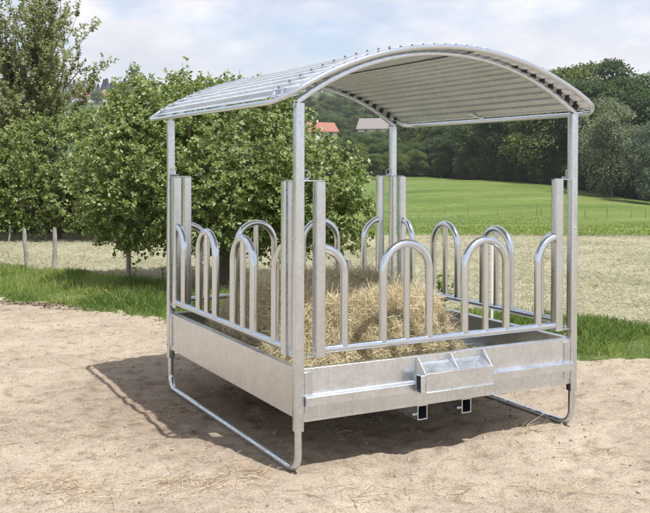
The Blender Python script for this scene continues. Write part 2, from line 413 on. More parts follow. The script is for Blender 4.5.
# corner posts, made at the near corner (neighbour panels at +x and +y) and turned for the others
def make_post():
    p = MB(); p.sq([(0,0,.236),(0,0,1.962)], .05, .007)
    po = p.build('corner_post', S, FE)
    t = MB()
    t.box((.0255,-.016,1.552),(.15,.012,1.558)); t.box((-.016,.0255,1.552),(.012,.15,1.558))
    t.box((.0255,.002,1.558),(.029,.03,1.60))
    t.build('top_tie', S, po, bevel=.001)
    r = MB()
    ring = [(.043+.022*math.cos(a), -.004+.004*math.sin(2*a), 1.588+.024*math.sin(a)) for a in np.linspace(0, 2*PI, 18)[:-1]]
    r.tube(ring, .0035, 6, True)
    r.tube([(.04,-.02,1.565),(.04,.05,1.565)], .006, 8)
    r.build('locking_pin', S, po)
    b = MB()
    for z in (.632,):
        b.box((.0255,-.012,z-.012),(.105,.012,z-.006)); b.tube([(.055,0,z-.016),(.055,0,z+.012)], .010, 8)
        b.box((-.012,.0255,z-.012),(.012,.105,z-.006)); b.tube([(0,.055,z-.016),(0,.055,z+.012)], .010, 8)
    b.build('bracket', S, po)
    bb = MB(); bb.tube([(0,0,-.031),(0,0,0)], .008, 6); b1 = bb.build('bolt', S, po)
    b1.location = (0,0,1.25); b1.rotation_euler = (0,PI/2,0)
    for z in (.335, 1.86):
        q = copy_tree(b1, po); q.location = (0,0,z); q.rotation_euler = (-PI/2,0,0)
    return po
post = make_post()
for k, (x, y) in enumerate(((W,0),(W,D),(0,D))):
    c = copy_tree(post, FE); c.location = (x, y, 0); c.rotation_euler = (0, 0, PI/2*(k+1))
# skids: one bent tube under each side
def skid_path(y0, y1, r=.095, z=.0175):
    P = [(0,y0,.31)]+[(0, y0+r-r*math.cos(a), z+r-r*math.sin(a)) for a in np.linspace(0, PI/2, 9)]
    P += [(0, y1-r+r*math.sin(a), z+r-r*math.cos(a)) for a in np.linspace(0, PI/2, 9)]+[(0,y1,.31)]
    return P
m = MB(); m.tube(skid_path(0, D), .0205, 16); sk = m.build('skid', T, FE)
c = copy_tree(sk, FE); c.location = (W, 0, 0)
# trough
def front_wall(L, ledge=True):
    o = .012
    pts = [(.035,.552),(.035,.563),(-o,.563)]
    if ledge: pts += [(-o,.492),(-o-.004,.488),(-o-.004,.428),(-.052,.421),(-.052,.372),(-.048,.372),(-.046,.414),(-o,.420)]
    pts += [(-o,.280 if ledge else .300),(.03,.280 if ledge else .300),(.03,.288 if ledge else .308),(-.008,.288 if ledge else .308),(-.008,.552)]
    if ledge:
        pts = [(.035,.552),(.035,.563),(-o,.563),(-o,.424),(-.050,.418),(-.050,.370),(-o,.366),(-o,.280),(.03,.280),(.03,.286),(-.006,.286),(-.006,.552)]
    mm = MB(); mm.prism([(0,a,b) for a, b in pts], (.0262,0,0), (L-.0262,0,0)); return mm
fw_ = front_wall(W).build('trough_wall', SH, FE, 20, .0018)
fw_['label'] = 'front trough wall with a ledge running along it'
bw_ = front_wall(W, False).build('trough_wall', SH, FE, 20, .0018); bw_.location = (W, D, 0); bw_.rotation_euler = (0,0,PI)
lw_ = front_wall(D, False).build('trough_wall', SH, FE, 20, .0018); lw_.location = (0, D, 0); lw_.rotation_euler = (0,0,-PI/2)
rw_ = front_wall(D, False).build('trough_wall', SH, FE, 20, .0018); rw_.location = (W, 0, 0); rw_.rotation_euler = (0,0,PI/2)
m = MB(); m.box((.0,.0,.309),(W,D,.313)); m.build('trough_floor', SH, FE)
# corner gussets where wall meets post
g = MB(); g.box((.0275,-.019,.33),(.075,-.0125,.545)); g.box((-.019,.0275,.315),(-.0125,.075,.545))
go = g.build('corner_plate', S, FE, bevel=.001)
for k, (x, y) in enumerate(((W,0),(W,D),(0,D))):
    c = copy_tree(go, FE); c.location = (x, y, 0); c.rotation_euler = (0, 0, PI/2*(k+1))
# fork pockets: open square tubes under the trough
def pocket():
    a, b, h0, h1, t = -.034, .034, .195, .279, .006
    outer = [(a,h0),(b,h0),(b,h1),(a,h1)]; inner = [(a+t,h0+t),(b-t,h0+t),(b-t,h1-t),(a+t,h1-t)]
    vs = []
    for y in (-.005, D+.005): vs += [(x,y,z) for x, z in outer]+[(x,y,z) for x, z in inner]
    fs = []
    for i in range(4):
        j = (i+1) % 4
        fs += [(i,j,8+j,8+i), (4+j,4+i,12+i,12+j), (j,i,4+i,4+j), (8+i,8+j,12+j,12+i)]
    return MB().add(vs, fs)
pk = pocket().build('fork_pocket', S, FE, bevel=.001); pk.location = (.786, 0, 0)
m = MB(); m.tube([(-.055,.02,.225),(-.03,.02,.225)], .009, 8); m.build('bolt', S, pk)
c = copy_tree(pk, FE); c.location = (1.095, 0, 0)
# bracket with two pockets on the front wall
x0, x1 = .715, 1.205
m = MB()
yo, yi, zb, zt, t = -.112, -.056, .374, .474, .005
vs = []
for x in (x0-.012, x1): vs += [(x,yo,zb),(x,yi,zb),(x,yi,zt),(x,yo,zt),(x,yo+t,zb+t),(x,yi-t,zb+t),(x,yi-t,zt-t),(x,yo+t,zt-t)]
fs = []
for i in range(4):
    j = (i+1) % 4
    fs += [(i,j,8+j,8+i), (4+j,4+i,12+i,12+j), (j,i,4+i,4+j), (8+i,8+j,12+j,12+i)]
m.add(vs, fs)
br = m.build('mounting_bracket', SH, FE, bevel=.0015)
m = MB(); m.box((x0+.02,yo-.014,.3755),(x1,yo-.0005,.3795)); m.box((x0+.02,yo-.0045,.3795),(x1,yo-.0005,.482)); m.build('front_plate', SH, br, bevel=.001)
def gusset(x, th):
    mm = MB(); mm.prism([(0,yo,.4745),(0,-.0525,.4745),(0,-.0525,.4255),(0,-.0125,.4255),(0,-.0125,.561),(0,-.03,.561)], (x-th/2,0,0), (x+th/2,0,0)); return mm
gs = gusset(0, .006).build('gusset', SH, br, bevel=.001); gs.location = (x0+.022, 0, 0)
for x in ((x0+x1)/2+.005, x1-.004):
    c = copy_tree(gs, br); c.location = (x, 0, 0)
m = MB(); m.prism([(0,yo+.003,.4765),(0,-.0145,.520),(0,-.0145,.524),(0,yo+.003,.4805)], (x0+.026,0,0), (x1-.008,0,0)); m.build('sloped_plate', SH, br)
# feeding panels: bottom rail with hoops between two square end posts
RZ = .652
def hoop_mesh(half=None):
    r, zt = .1535, 1.047
    if half is None:
        P = [(-r,0,RZ+.012)]+[(-r*math.cos(a),0,zt+r*math.sin(a)) for a in np.linspace(0, PI, 21)]+[(r,0,RZ+.012)]
    else:
        P = [(half*r,0,RZ+.012)]+[(half*r*math.cos(a),0,zt+r*math.sin(a)) for a in np.linspace(0, PI/2-.17, 11)]
    mm = MB(); mm.tube(P, .0235, 16); return mm
def make_panel(L, a, centres, name='feeding_panel'):
    mm = MB(); mm.tube([(a-.02,0,RZ),(L-a+.02,0,RZ)], .0215, 16)
    pn = mm.build(name, T, FE)
    e = MB(); e.sq([(0,0,.618),(0,0,1.55)], .055, .007)
    e1 = e.build('end_post', S, pn); e1.location = (a, 0, 0)
    e2 = copy_tree(e1, pn); e2.location = (L-a, 0, 0)
    h1 = hoop_mesh(1).build('half_hoop', T, pn); h1.location = (a, 0, 0)
    h2 = hoop_mesh(-1).build('half_hoop', T, pn); h2.location = (L-a, 0, 0)
    h = None
    for cx in centres:
        if h is None:
            h = hoop_mesh().build('hoop', T, pn); h.location = (cx, 0, 0)
            bm_ = MB(); bm_.tube([(0,0,RZ+.012),(0,0,1.182)], .0195, 14)
            cb = bm_.build('centre_bar', T, pn); cb.location = (cx, 0, 0)
        else:
            hh = copy_tree(h, pn); hh.location = (cx, 0, 0)
            cc = copy_tree(cb, pn); cc.location = (cx, 0, 0)
    return pn
pa = make_panel(W, .1225, (.677, 1.234))
pb = copy_tree(pa, FE); pb.location = (W, D, 0); pb.rotation_euler = (0, 0, PI)
pc = make_panel(D, .1375, (.742, 1.349)); pc.location = (0, D, 0); pc.rotation_euler = (0, 0, -PI/2)
pd = copy_tree(pc, FE); pd.location = (W, 0, 0); pd.rotation_euler = (0, 0, PI/2)
# curved roof
AX, AZ, AR = W/2, .632, 1.65
SZ, SR = .396, 1.90                           # sheet arc
def sheet_section(t0, t1, dr):
    P = []; pitch = pit; n = int(round((t1-t0)/pitch))
    for k in range(n):
        a = t0+k*pitch
        for fr, rr in ((0,0),(.64,0),(.69,.021),(.94,.021)):
            P.append((a+fr*pitch, SR+rr+dr))
    P.append((t0+n*pitch, SR+dr)); return P
SY0, SY1 = -.094, D+.094
TL = -.577; pit = .577*2/30
def sheet(t0, t1, dr):
    sec = sheet_section(t0, t1, dr); ys = np.linspace(SY0, SY1, 12); vs = []; n = len(sec)
    for y in ys:
        for a, r in sec: vs.append((AX+r*math.sin(a), y, SZ+r*math.cos(a)))
    fs = [(j*n+i, j*n+i+1, (j+1)*n+i+1, (j+1)*n+i) for j in range(len(ys)-1) for i in range(n-1)]
    return MB().add(vs, fs)
mm = sheet(TL, TL+pit*18, .010); m2 = sheet(TL+pit*17, TL+pit*30, 0)
b0 = len(mm.v); mm.v += m2.v; mm.f += [tuple(i+b0 for i in f) for f in m2.f]
roof = mm.build('roof', M['roofsheet'], FE, 10)
sol = roof.modifiers.new('thickness', 'SOLIDIFY'); sol.thickness = .0012; sol.offset = 1
a_end = math.asin((W/2+.015)/AR)
mm = MB(); mm.sq([(AX+AR*math.sin(a), 0, AZ+AR*math.cos(a)) for a in np.linspace(-a_end, a_end, 40)], .030, .006, (0, 1, 0))
ar = mm.build('arch', S, roof)
c = copy_tree(ar, roof); c.location = (0, D, 0)
RR, RC = 1.95, .356
def rz(x): return RC+math.sqrt(RR*RR-(x-AX)**2)
ex0, ex1, ey0, ey1, cr = -.148, W+.140, -.098, D+.098, .13
plan = []
def seg(p, q, n):
    for k in range(n): plan.append((p[0]+(q[0]-p[0])*k/n, p[1]+(q[1]-p[1])*k/n))
def cor(cx, cy, a0):
    for k in range(8): a = math.radians(a0+90*k/8); plan.append((cx+cr*math.cos(a), cy+cr*math.sin(a)))
seg((ex0+cr,ey0),(ex1-cr,ey0),40); cor(ex1-cr,ey0+cr,-90); seg((ex1,ey0+cr),(ex1,ey1-cr),10); cor(ex1-cr,ey1-cr,0)
seg((ex1-cr,ey1),(ex0+cr,ey1),40); cor(ex0+cr,ey1-cr,90); seg((ex0,ey1-cr),(ex0,ey0+cr),10); cor(ex0+cr,ey0+cr,180)
mm = MB(); mm.tube([(x,y,rz(x)) for x, y in plan], .0150, 14, True)
mm.build('rim_tube', T, roof)
# dark blocks standing in for the shade in the gaps under the crests
first = None
for yy in (0.0, D):
    for k in range(1, 29):
        a = TL+pit*(k+.77); x = AX+SR*math.sin(a)
        if abs(x-AX) > W/2+.01: continue
        z1 = SZ+SR*math.cos(a)+.015; b = math.asin((x-AX)/AR); z0 = AZ+(AR+.013)*math.cos(b)
        if z1-z0 < .025 or (yy == 0 and x < AX): continue
        if first is None:
            q = MB().box((-.014,-.012,0),(.014,.012,1)).build('gap_shade', M['crest_shade'], roof); first = q
        else: q = copy_tree(first, roof)
        q.location = (x, yy, z0); q.scale = (1, 1, max(z1-z0-.004, .008)); q.rotation_euler = (0, a, 0)
# straps with fixings over the arches
def strap(y):
    mm = MB(); angs = np.linspace(TL+.01, -TL-.01, 60); r = SR+.021+.0125
    vs = []
    for a in angs:
        for dy, dr in ((-.013,0),(.013,0),(.013,.003),(-.013,.003)): vs.append((AX+(r+dr)*math.sin(a), y+dy, SZ+(r+dr)*math.cos(a)))
    fs = [(i*4+q, i*4+(q+1) % 4, i*4+4+(q+1) % 4, i*4+4+q) for i in range(59) for q in range(4)]
    return mm.add(vs, fs)
s1 = strap(0).build('strap', T, roof); s1.location = (0, .13, 0)
c = copy_tree(s1, roof); c.location = (0, D-.02, 0)
mm = MB(); mm.tube([(0,0,0),(0,0,.006)], .009, 6); mm.tube([(0,0,.006),(0,0,.011)], .005, 6)
bo = mm.build('roof_bolt', M['bolt'], roof)
first = True
for yy in (.13, D-.02):
    for k in range(29):
        a = TL+pit*(k+.77); r = SR+.0365
        q = bo if first else copy_tree(bo, roof); first = False
        q.location = (AX+r*math.sin(a), yy, SZ+r*math.cos(a)); q.rotation_euler = (0, a, 0)
# flat ties from arch ends to the rim
mm = MB(); mm.box((0,-.012,-.003),(.16,.012,.003)); tb = mm.build('rim_tie', T, roof, bevel=.001)
ties = [(-.15,.02,1),(-.15,D-.02,1),(W+.14,.02,-1),(W+.14,D-.02,-1),(-.15,D*.5,1),(W+.14,D*.5,-1)]
for k, (x, y, s) in enumerate(ties):
    q = tb if k == 0 else copy_tree(tb, roof)
    q.location = (x, y, rz(x)+.004); q.rotation_euler = (0, math.radians(-16 if s > 0 else -16), 0 if s > 0 else PI)
mm = MB(); mm.tube([(0,0,-.01),(.018,0,.030)], .009, 8); mm.box((-.025,-.016,-.014),(.025,.016,-.008)); cl = mm.build('clamp', T, roof)
for k, y in enumerate((.09, -.02)):
    q = cl if k == 0 else copy_tree(cl, roof); q.location = (-.115, y, rz(-.115)+.02)

# ------------------------------------------------------------------ hay
def hay_h(x, y):
    dx = (x-.74)/np.where(x > .74, .60, .84); dy = (y-.98)/np.where(y > .98, 1.12, .98)
    q = (np.abs(dx)**3.2+np.abs(dy)**3.2)**(1/3.2)
    soft = np.clip(.72-.40*sst(.85, .1, x), .2, .7)                  # gentle slope down to the left wall
    return .33+.50*sst(1.13, soft, q)+.15*(fbm(x, y, .38, 81, 4)-.5)
gx = np.linspace(.03, W-.04, 110); gy = np.linspace(.03, D-.03, 120); GX, GY = np.meshgrid(gx, gy); GZ = hay_h(GX, GY)
vh = np.stack([GX, GY, GZ-.02], -1).reshape(-1, 3); ii = np.arange(GX.size).reshape(GX.shape)
fh = np.stack([ii[:-1, :-1], ii[:-1, 1:], ii[1:, 1:], ii[1:, :-1]], -1).reshape(-1, 4)
zc4 = vh[fh, 2].mean(1); fh = fh[zc4 > .335]
n = 520000
px_ = rng.uniform(.03, 1.66, n); py_ = rng.uniform(.03, D-.035, n); pz_ = hay_h(px_, py_)
g_ = np.hypot((hay_h(px_+.02, py_)-pz_)/.02, (hay_h(px_, py_+.02)-pz_)/.02)
keep = (pz_ > .345) & (rng.random(n) < .20*np.minimum(np.sqrt(1+g_*g_), 5))
px_, py_, pz_ = px_[keep], py_[keep], pz_[keep]; e_ = .01
nx = -(hay_h(px_+e_, py_)-hay_h(px_-e_, py_))/(2*e_); ny = -(hay_h(px_, py_+e_)-hay_h(px_, py_-e_))/(2*e_)
nn = unit(np.stack([nx, ny, np.ones_like(nx)], -1)); n = len(px_)
rd = rdir(n); tang = unit(rd-nn*(rd*nn).sum(1, keepdims=True)); dirs = tang+nn*rng.normal(.04, .20, (n, 1))
P0 = np.stack([px_, py_, pz_], -1)-nn*.03*rng.random((n, 1))
rv, rf = ribbons(P0, dirs, rng.uniform(.04, .17, n), np.where(rng.random(n) < .3, rng.uniform(.004, .0075, n), rng.uniform(.0018, .0040, n)), rng.normal(0, .30, n), 3)
sel = rv.reshape(n, 4, 2, 3)                                     # keep the strands inside the rack
ok = (sel[..., 0].min((1, 2)) > .015) & (sel[..., 0].max((1, 2)) < W-.02) & ((sel[..., 1].min((1, 2)) > .012) | ((sel[..., 1].min((1, 2)) > -.05) & (sel[..., 2].min((1, 2)) > .57))) & (sel[..., 1].max((1, 2)) < D-.02) & (sel[..., 2].min((1, 2)) > .318)
rf = rf.reshape(n, 3, 4)[ok].reshape(-1, 4)
hv = np.concatenate([vh, rv]); hf = np.concatenate([fh, rf+len(vh)])
used, inv = np.unique(hf, return_inverse=True)
hm = quad_mesh('hay', hv[used], inv.reshape(-1, 4))
hay = link('hay', hm, M['straw']); hm.materials.append(M['strawbase'])
mi_ = np.zeros(len(hf), np.int32); mi_[:len(fh)] = 1; hm.polygons.foreach_set('material_index', mi_)
tag(hay, 'loose heap of golden dry hay filling the trough of the steel feeder', 'hay', kind='stuff')

# ------------------------------------------------------------------ yard litter, pebbles, clods
def in_view(x, y, m=.06):
    u, v = xy2uv(x, y); return (v > 3.6) & (np.abs(u) < v*(.36+m))
n = 15000
u_ = rng.uniform(-4.6, 4.6, n); v_ = rng.uniform(3.6, 11, n)
x_, y_ = uv2xy(u_, v_); dens = sst(.44, .70, fbm(x_, y_, .7, 91, 4))
near_c = np.exp(-(((v_-4.55)/.5)**2))*.5
k = (rng.random(n) < .10+dens*.55+near_c) & in_view(x_, y_, .1) & (v_ < v_front(u_)+.1)
x_, y_ = x_[k], y_[k]; n = len(x_); th = rng.uniform(0, 2*PI, n)
dirs = np.stack([np.cos(th), np.sin(th), rng.normal(.02, .10, n)], -1)
P0 = np.stack([x_, y_, ground_z(x_, y_)+.006], -1)
rv, rf = ribbons(P0, dirs, rng.uniform(.02, .11, n), rng.uniform(.0015, .0035, n), rng.normal(0, .15, n), 2)
# tufts of straw lying in heaps
heaps = [(-1.42,4.62,.16,240),(-.72,4.62,.11,200),(-.40,4.75,.09,110),(.55,4.55,.12,90),(-1.05,5.9,.1,60),(1.5,5.1,.1,70),(1.2,4.5,.12,90),(-1.75,7.3,.1,40),(.1,4.42,.13,90),(-1.15,4.45,.15,120),(1.25,5.6,.1,60)]
for hu, hv_, hr, hn in heaps:
    hn = int(hn*.6)
    uu = rng.normal(hu, hr, hn); vv2 = rng.normal(hv_, hr*.55, hn); hx, hy = uv2xy(uu, vv2); th = rng.normal(YAW*-1+.2, .9, hn)
    dd = np.stack([np.cos(th), np.sin(th), rng.normal(.06, .16, hn)], -1)
    a, b = ribbons(np.stack([hx, hy, ground_z(hx, hy)+rng.uniform(.004, .02, hn)], -1), dd, rng.uniform(.04, .16, hn), rng.uniform(.002, .004, hn), rng.normal(0, .2, hn), 2)
    rf = np.concatenate([rf, b+len(rv)]); rv = np.concatenate([rv, a])
lit = link('straw_litter', quad_mesh('straw_litter', rv, rf), M['litter'])
tag(lit, 'thin bits of straw strewn over the sandy yard', 'straw', kind='stuff')
def blobs(name, n, smin, smax, mat, label, cat, bias=0.0, reg=None):
    import itertools
    bv = np.array(list(itertools.product((-1, 1), repeat=3)), float); bv = np.array([(x*.5, y*.5, z*.38) for x, y, z in bv])
    bf = np.array([(0,1,3,2),(4,6,7,5),(0,4,5,1),(2,3,7,6),(0,2,6,4),(1,5,7,3)])
    if reg: u = rng.normal(reg[0], reg[2], n); v = rng.normal(reg[1], reg[3], n)
    else: u = rng.uniform(-4.5, 4.5, n); v = 3.6+(7.0)*rng.random(n)**1.4
    x, y = uv2xy(u, v); k = in_view(x, y, .1) & (v < v_front(u)) & (rng.random(n) < .25+.75*sst(.4, .62, fbm(x, y, .9, 101, 3)))
    x, y = x[k], y[k]; n = len(x); s = smin+(smax-smin)*rng.random(n)**3
    th = rng.uniform(0, 2*PI, n); X = np.stack([np.cos(th), np.sin(th), rng.normal(0, .2, n)], -1); Zh = np.stack([rng.normal(0, .3, n), rng.normal(0, .3, n), np.ones(n)], -1)
    O = np.stack([x, y, ground_z(x, y)+s*.12], -1)
    me = scatter(name, O, X, Zh, s, rng.uniform(.6, 1, n), bv, bf)
    V = np.empty(len(me.vertices)*3, np.float32); me.vertices.foreach_get('co', V); V = V.reshape(-1, 8, 3)
    V += rng.normal(0, .13, V.shape)*s[:, None, None]; me.vertices.foreach_set('co', V.ravel().astype(np.float32)); me.update()
    o = link(name, me, mat); tag(o, label, cat, kind='stuff')
    return o
blobs('pebbles', 6500, .004, .018, M['stone'], 'small pale pebbles scattered over the sandy yard', 'pebbles')
blobs('earth_clods', 1900, .003, .014, M['clod'], 'dark brown earth crumbs scattered over the sandy yard', 'clods')

def litter_line():
    n = 420; px = rng.normal(38, 30, n); d = 10.75+.0*px; u = (px-325)/906.5*d; v = v_front(u)-.10+rng.normal(0, .10, n)
    x, y = uv2xy(u, v); th = rng.uniform(0, 2*PI, n)
    X = np.stack([np.cos(th), np.sin(th), rng.normal(.05, .25, n)], -1); Zh = np.stack([rng.normal(0, .5, n), rng.normal(0, .5, n), np.ones(n)], -1)
    o = link('leaf_litter', scatter('leaf_litter', np.stack([x, y, ground_z(x, y)+.008], -1), X, Zh, rng.uniform(.015, .05, n)), M['litterdark'])
    tag(o, 'dark brown dead leaves and debris along the left grass edge', 'leaf litter', kind='stuff')
litter_line()
# ------------------------------------------------------------------ grass
BL_V = np.array([(0,.5,0),(0,-.5,0),(.55,.38,.05),(.55,-.38,.05),(1,.05,.26),(1,-.05,.26)], float)
BL_F = np.array([(0,1,3,2),(2,3,5,4)])
def blades(name, x, y, h, wid, mat, label, cat, lean=.35):
    n = len(x); X = np.stack([rng.normal(0, lean, n), rng.normal(0, lean, n), np.ones(n)], -1)
    th = rng.uniform(0, 2*PI, n); Zh = np.stack([np.cos(th), np.sin(th), np.zeros(n)], -1)
    O = np.stack([x, y, ground_z(x, y)-.01], -1)
    me = scatter(name, O, X, Zh, h, wid/h, BL_V, BL_F)
    return tag(link(name, me, mat), label, cat, kind='stuff')
n = 210000
u_ = rng.uniform(-8.5, 6.5, n); v_ = rng.uniform(6.8, 18, n); x_, y_ = uv2xy(u_, v_)
fr = v_front(u_)+(fbm(x_, y_, .9, 51, 4)-.5)*1.1; ba = v_far(u_)+(fbm(x_, y_, 1.2, 61, 4)-.5)*1.3
s = np.minimum(v_-fr, ba-v_); patch = fbm(x_, y_, .55, 111, 4)
k = ((s > -.06-.25*rng.random(n)*(patch > .5)) | ((s > -1.0) & (fbm(x_, y_, .16, 161, 3) > .66+.12*np.clip(-s, 0, 1)))) & (np.abs(u_) < v_*.46) & (rng.random(n) < .25+1.0*sst(.30, .55, patch))
x_, y_, s_, u_, v_, p_ = x_[k], y_[k], s[k], u_[k], v_[k], patch[k]
rightness = sst(1.2, 2.0, u_)
lushm = (np.exp(-((u_+2.15)/.75)**2-((v_-10.75)/.8)**2) > .35) | ((u_ > 1.9) & (v_-v_front(u_) > .35) & (p_ > .40)) | (p_ > .66)
h_ = (.03+.08*p_+.08*rng.random(len(x_)))*np.clip(.35+s_*1.2, .22, 1)
h_ = np.where(lushm, h_*1.25+.01, h_)*.82
a = ~lushm
blades('grass', x_[a], y_[a], h_[a], rng.uniform(.006, .011, a.sum()), M['grass'], 'short green grass along the edge of the sandy yard', 'grass')
a = lushm
blades('lush_grass', x_[a], y_[a], h_[a], rng.uniform(.007, .013, a.sum()), M['lush'], 'tall dark green grass clumps along the edge of the yard', 'grass', .62)
# mown stubble and cut hay on the field
n = 170000
v_ = 9.2+14*rng.random(n)**1.1; u_ = rng.uniform(-.46, .46, n)*v_; x_, y_ = uv2xy(u_, v_)
k = (v_ > v_far(u_)+(fbm(x_, y_, 1.2, 61, 4)-.5)*1.3-.2) & (v_ < 22.3) & (rng.random(n) < .3+.9*sst(.35, .6, fbm(x_, y_, .8, 121, 4)))
x_, y_ = x_[k], y_[k]; n = len(x_); th = rng.uniform(0, 2*PI, n)
dirs = np.stack([np.cos(th), np.sin(th), np.abs(rng.normal(.25, .45, n))], -1)
rv, rf = ribbons(np.stack([x_, y_, ground_z(x_, y_)], -1), dirs, rng.uniform(.03, .10, n), rng.uniform(.004, .008, n), rng.normal(0, .08, n), 2)
tag(link('stubble', quad_mesh('stubble', rv, rf), M['stubble']), 'dry mown stubble and cut hay lying on the tan field', 'stubble', kind='stuff')
# taller weeds by the verge
WL_V = LEAF_V
def weed(name, x, y, h, nst, nleaf, lsize, mat, label, cat, group=None, spread=.25):
    st = MB(); O = []; X = []; g0 = float(ground_z(np.array([x]), np.array([y]))[0])
    for i in range(nst):
        a = random.uniform(0, 2*PI); sp = random.uniform(.2, 1)*spread*h; hh = h*random.uniform(.65, 1)
        P = [(sp*math.cos(a)*t*t, sp*math.sin(a)*t*t, -.02+hh*t) for t in np.linspace(0, 1, 5)]
        st.tube(P, .004, 5, False, [1, .9, .8, .6, .35])
        for j in range(nleaf):
            t = random.uniform(.15, 1); b = random.uniform(0, 2*PI)
            O.append((sp*math.cos(a)*t*t, sp*math.sin(a)*t*t, -.02+hh*t)); X.append((math.cos(b), math.sin(b), random.uniform(.1, .8)))
    root = empty(name, (x, y, g0)); st.build('stem', mat, root)
    O = np.array(O); X = np.array(X)
    link('leaves', scatter('leaves', O, X, np.tile((0, 0, 1.), (len(O), 1))+rng.normal(0, .3, (len(O), 3)), rng.uniform(.6, 1.1, len(O))*lsize), mat, root)
    return tag(root, label, cat, group)
wx = [at(443, 9.3), at(448, 9.6), at(134, 12.6), at(163, 12.3), at(122, 10.6)]
weed('leafy_weed', *wx[0], .62, 7, 16, .085, M['apple_leaf'], 'bushy green weed growing behind the right rear corner of the feeder', 'weed')
weed('dock_weed', *wx[2], .42, 3, 5, .05, M['plum_leaf'], 'thin stalky weed beside the fence stake under the apple tree', 'weed')
weed('thistle', *wx[3], .36, 4, 6, .05, M['plum_leaf'], 'small stalky weed by the left rear post of the feeder', 'weed')
weed('dry_stalks', *wx[4], .2, 5, 3, .03, M['litter'], 'pale dry stalks poking out at the grass edge', 'weed', spread=1.2)
# tufts breaking up the far meadow
n = 60000
v_ = 21.8+75*rng.random(n)**1.8; u_ = rng.uniform(-.12, .46, n)*v_; x_, y_ = uv2xy(u_, v_)
k = rng.random(n) < .7*sst(.40, .65, fbm(x_, y_, 4, 151, 4))
x_, y_ = x_[k], y_[k]; v_ = v_[k]
blades('meadow_tufts', x_, y_, rng.uniform(.03, .08, len(x_))*(.6+v_/60), rng.uniform(.02, .05, len(x_))*(.6+v_/60), M['grass'], 'short green grass tufts over the sloping meadow', 'grass')

# ------------------------------------------------------------------ fence stakes
def stake(px, d, h, r, lean, label, group='weathered wooden stakes along the field'):
    x, y = at(px, d); z = float(ground_z(np.array([x]), np.array([y]))[0])
    mm = MB(); P = [(lean*t*h, .1*lean*t*h, -.06+(h+.06)*t) for t in np.linspace(0, 1, 7)]
    P = [(a+random.uniform(-.006, .006), b+random.uniform(-.006, .006), c) for a, b, c in P]
    mm.tube(P, r, 9, False, [1.05, 1, 1.04, .97, 1, .95, .8])
    o = mm.build('fence_stake', M['oldwood']); o.location = (x, y, z); tag(o, label, 'stake', group)
    return o
stake(27.5, 14.6, .62, .034, -.10, 'leaning pale wooden stake, leftmost of the stakes in the grass')
stake(54, 14.4, .66, .036, .02, 'upright pale wooden stake second from the left in the grass')
stake(129.5, 12.9, .62, .034, -.03, 'grey wooden stake under the drooping apple branch, left of the feeder')
stake(349, 11.5, .45, .045, .0, 'short grey stake seen behind the hay heap, beneath the apple foliage')
stake(9, 19.4, .36, .020, .05, 'small far stake at the left edge in front of the hedge')
# white electric fence post seen through the right panel
x, y = at(492.5, 9.0); z = float(ground_z(np.array([x]), np.array([y]))[0])
wp = empty('electric_fence_post', (x, y, z))
tag(wp, 'white plastic electric fence post standing in the verge behind the right side of the feeder', 'fence post')
mm = MB(); mm.box((-.011,-.006,-.05),(.011,.006,.93)); mm.box((-.017,-.002,-.05),(.017,.002,.93)); mm.build('shaft', M['whiteplastic'], wp, bevel=.001)
mm = MB()
for zz in (.42, .5, .56): mm.tube([(.0,.01,zz),(.03,.02,zz+.02),(.045,.02,zz-.015),(.02,.02,zz-.05)], .008, 6)
mm.build('hook', M['darkmetal'], wp)
# thin posts across the far meadow
mm = MB(); mm.tube([(0,0,-.2),(0,0,.95)], .026, 7, False, [1, .8]); fp0 = mm.build('meadow_post', M['bark'])
for i, px in enumerate((445, 468, 498, 537, 541, 562, 585, 607, 631, 646, 664)):
    o = fp0 if i == 0 else fp0.copy()
    if i: COL.objects.link(o)
    d = 92-i*.8; x, y = at(px, d); o.location = (x, y, tz(x, y)); o.rotation_euler = (random.uniform(-.06, .06), random.uniform(-.06, .06), 0); o.scale = (1, 1, random.uniform(.8, 1.1))
    tag(o, 'thin dark fence post in the row across the green meadow', 'fence post', 'thin fence posts across the green meadow')

# ------------------------------------------------------------------ trees
def limb(mb, p, q, r0, r1, sag=.0, n=7, jit=.05):
    p = Vector(p); q = Vector(q); L = (q-p).length; P = []
    for k in range(n+1):
        t = k/n; c = p.lerp(q, t)+Vector((0, 0, sag*L*4*t*(1-t)))
        if 0 < k < n: c += Vector((random.gauss(0, jit), random.gauss(0, jit), random.gauss(0, jit)))*L*.5
        P.append(c)
    mb.tube(P, 1.0, 7, False, [r0+(r1-r0)*k/n for k in range(n+1)]); return P
def spray_leaves(base, dirs, n_per, length, lsize, droop=.0):
    """leaves set along short twigs"""
    n = len(base); O = []; X = []; Zh = []
    t = rng.uniform(.08, 1.0, (n, n_per)); th = rng.uniform(0, 2*PI, (n, n_per))
    d = unit(dirs); s1 = unit(np.cross(d, rdir(n))); s2 = np.cross(d, s1)
    L = length*rng.uniform(.6, 1.2, n)
    o = base[:, None]+d[:, None]*(t*L[:, None])[..., None]; o[..., 2] -= droop*(t*t)*L[:, None]
    x = d[:, None]*.55+s1[:, None]*np.cos(th)[..., None]+s2[:, None]*np.sin(th)[..., None]; x[..., 2] += -.12
    zh = np.zeros_like(x); zh[..., 2] = .75; zh += np.array([.10, -.55, 0]); zh += rng.normal(0, .38, zh.shape)
    return o.reshape(-1, 3), x.reshape(-1, 3), zh.reshape(-1, 3)
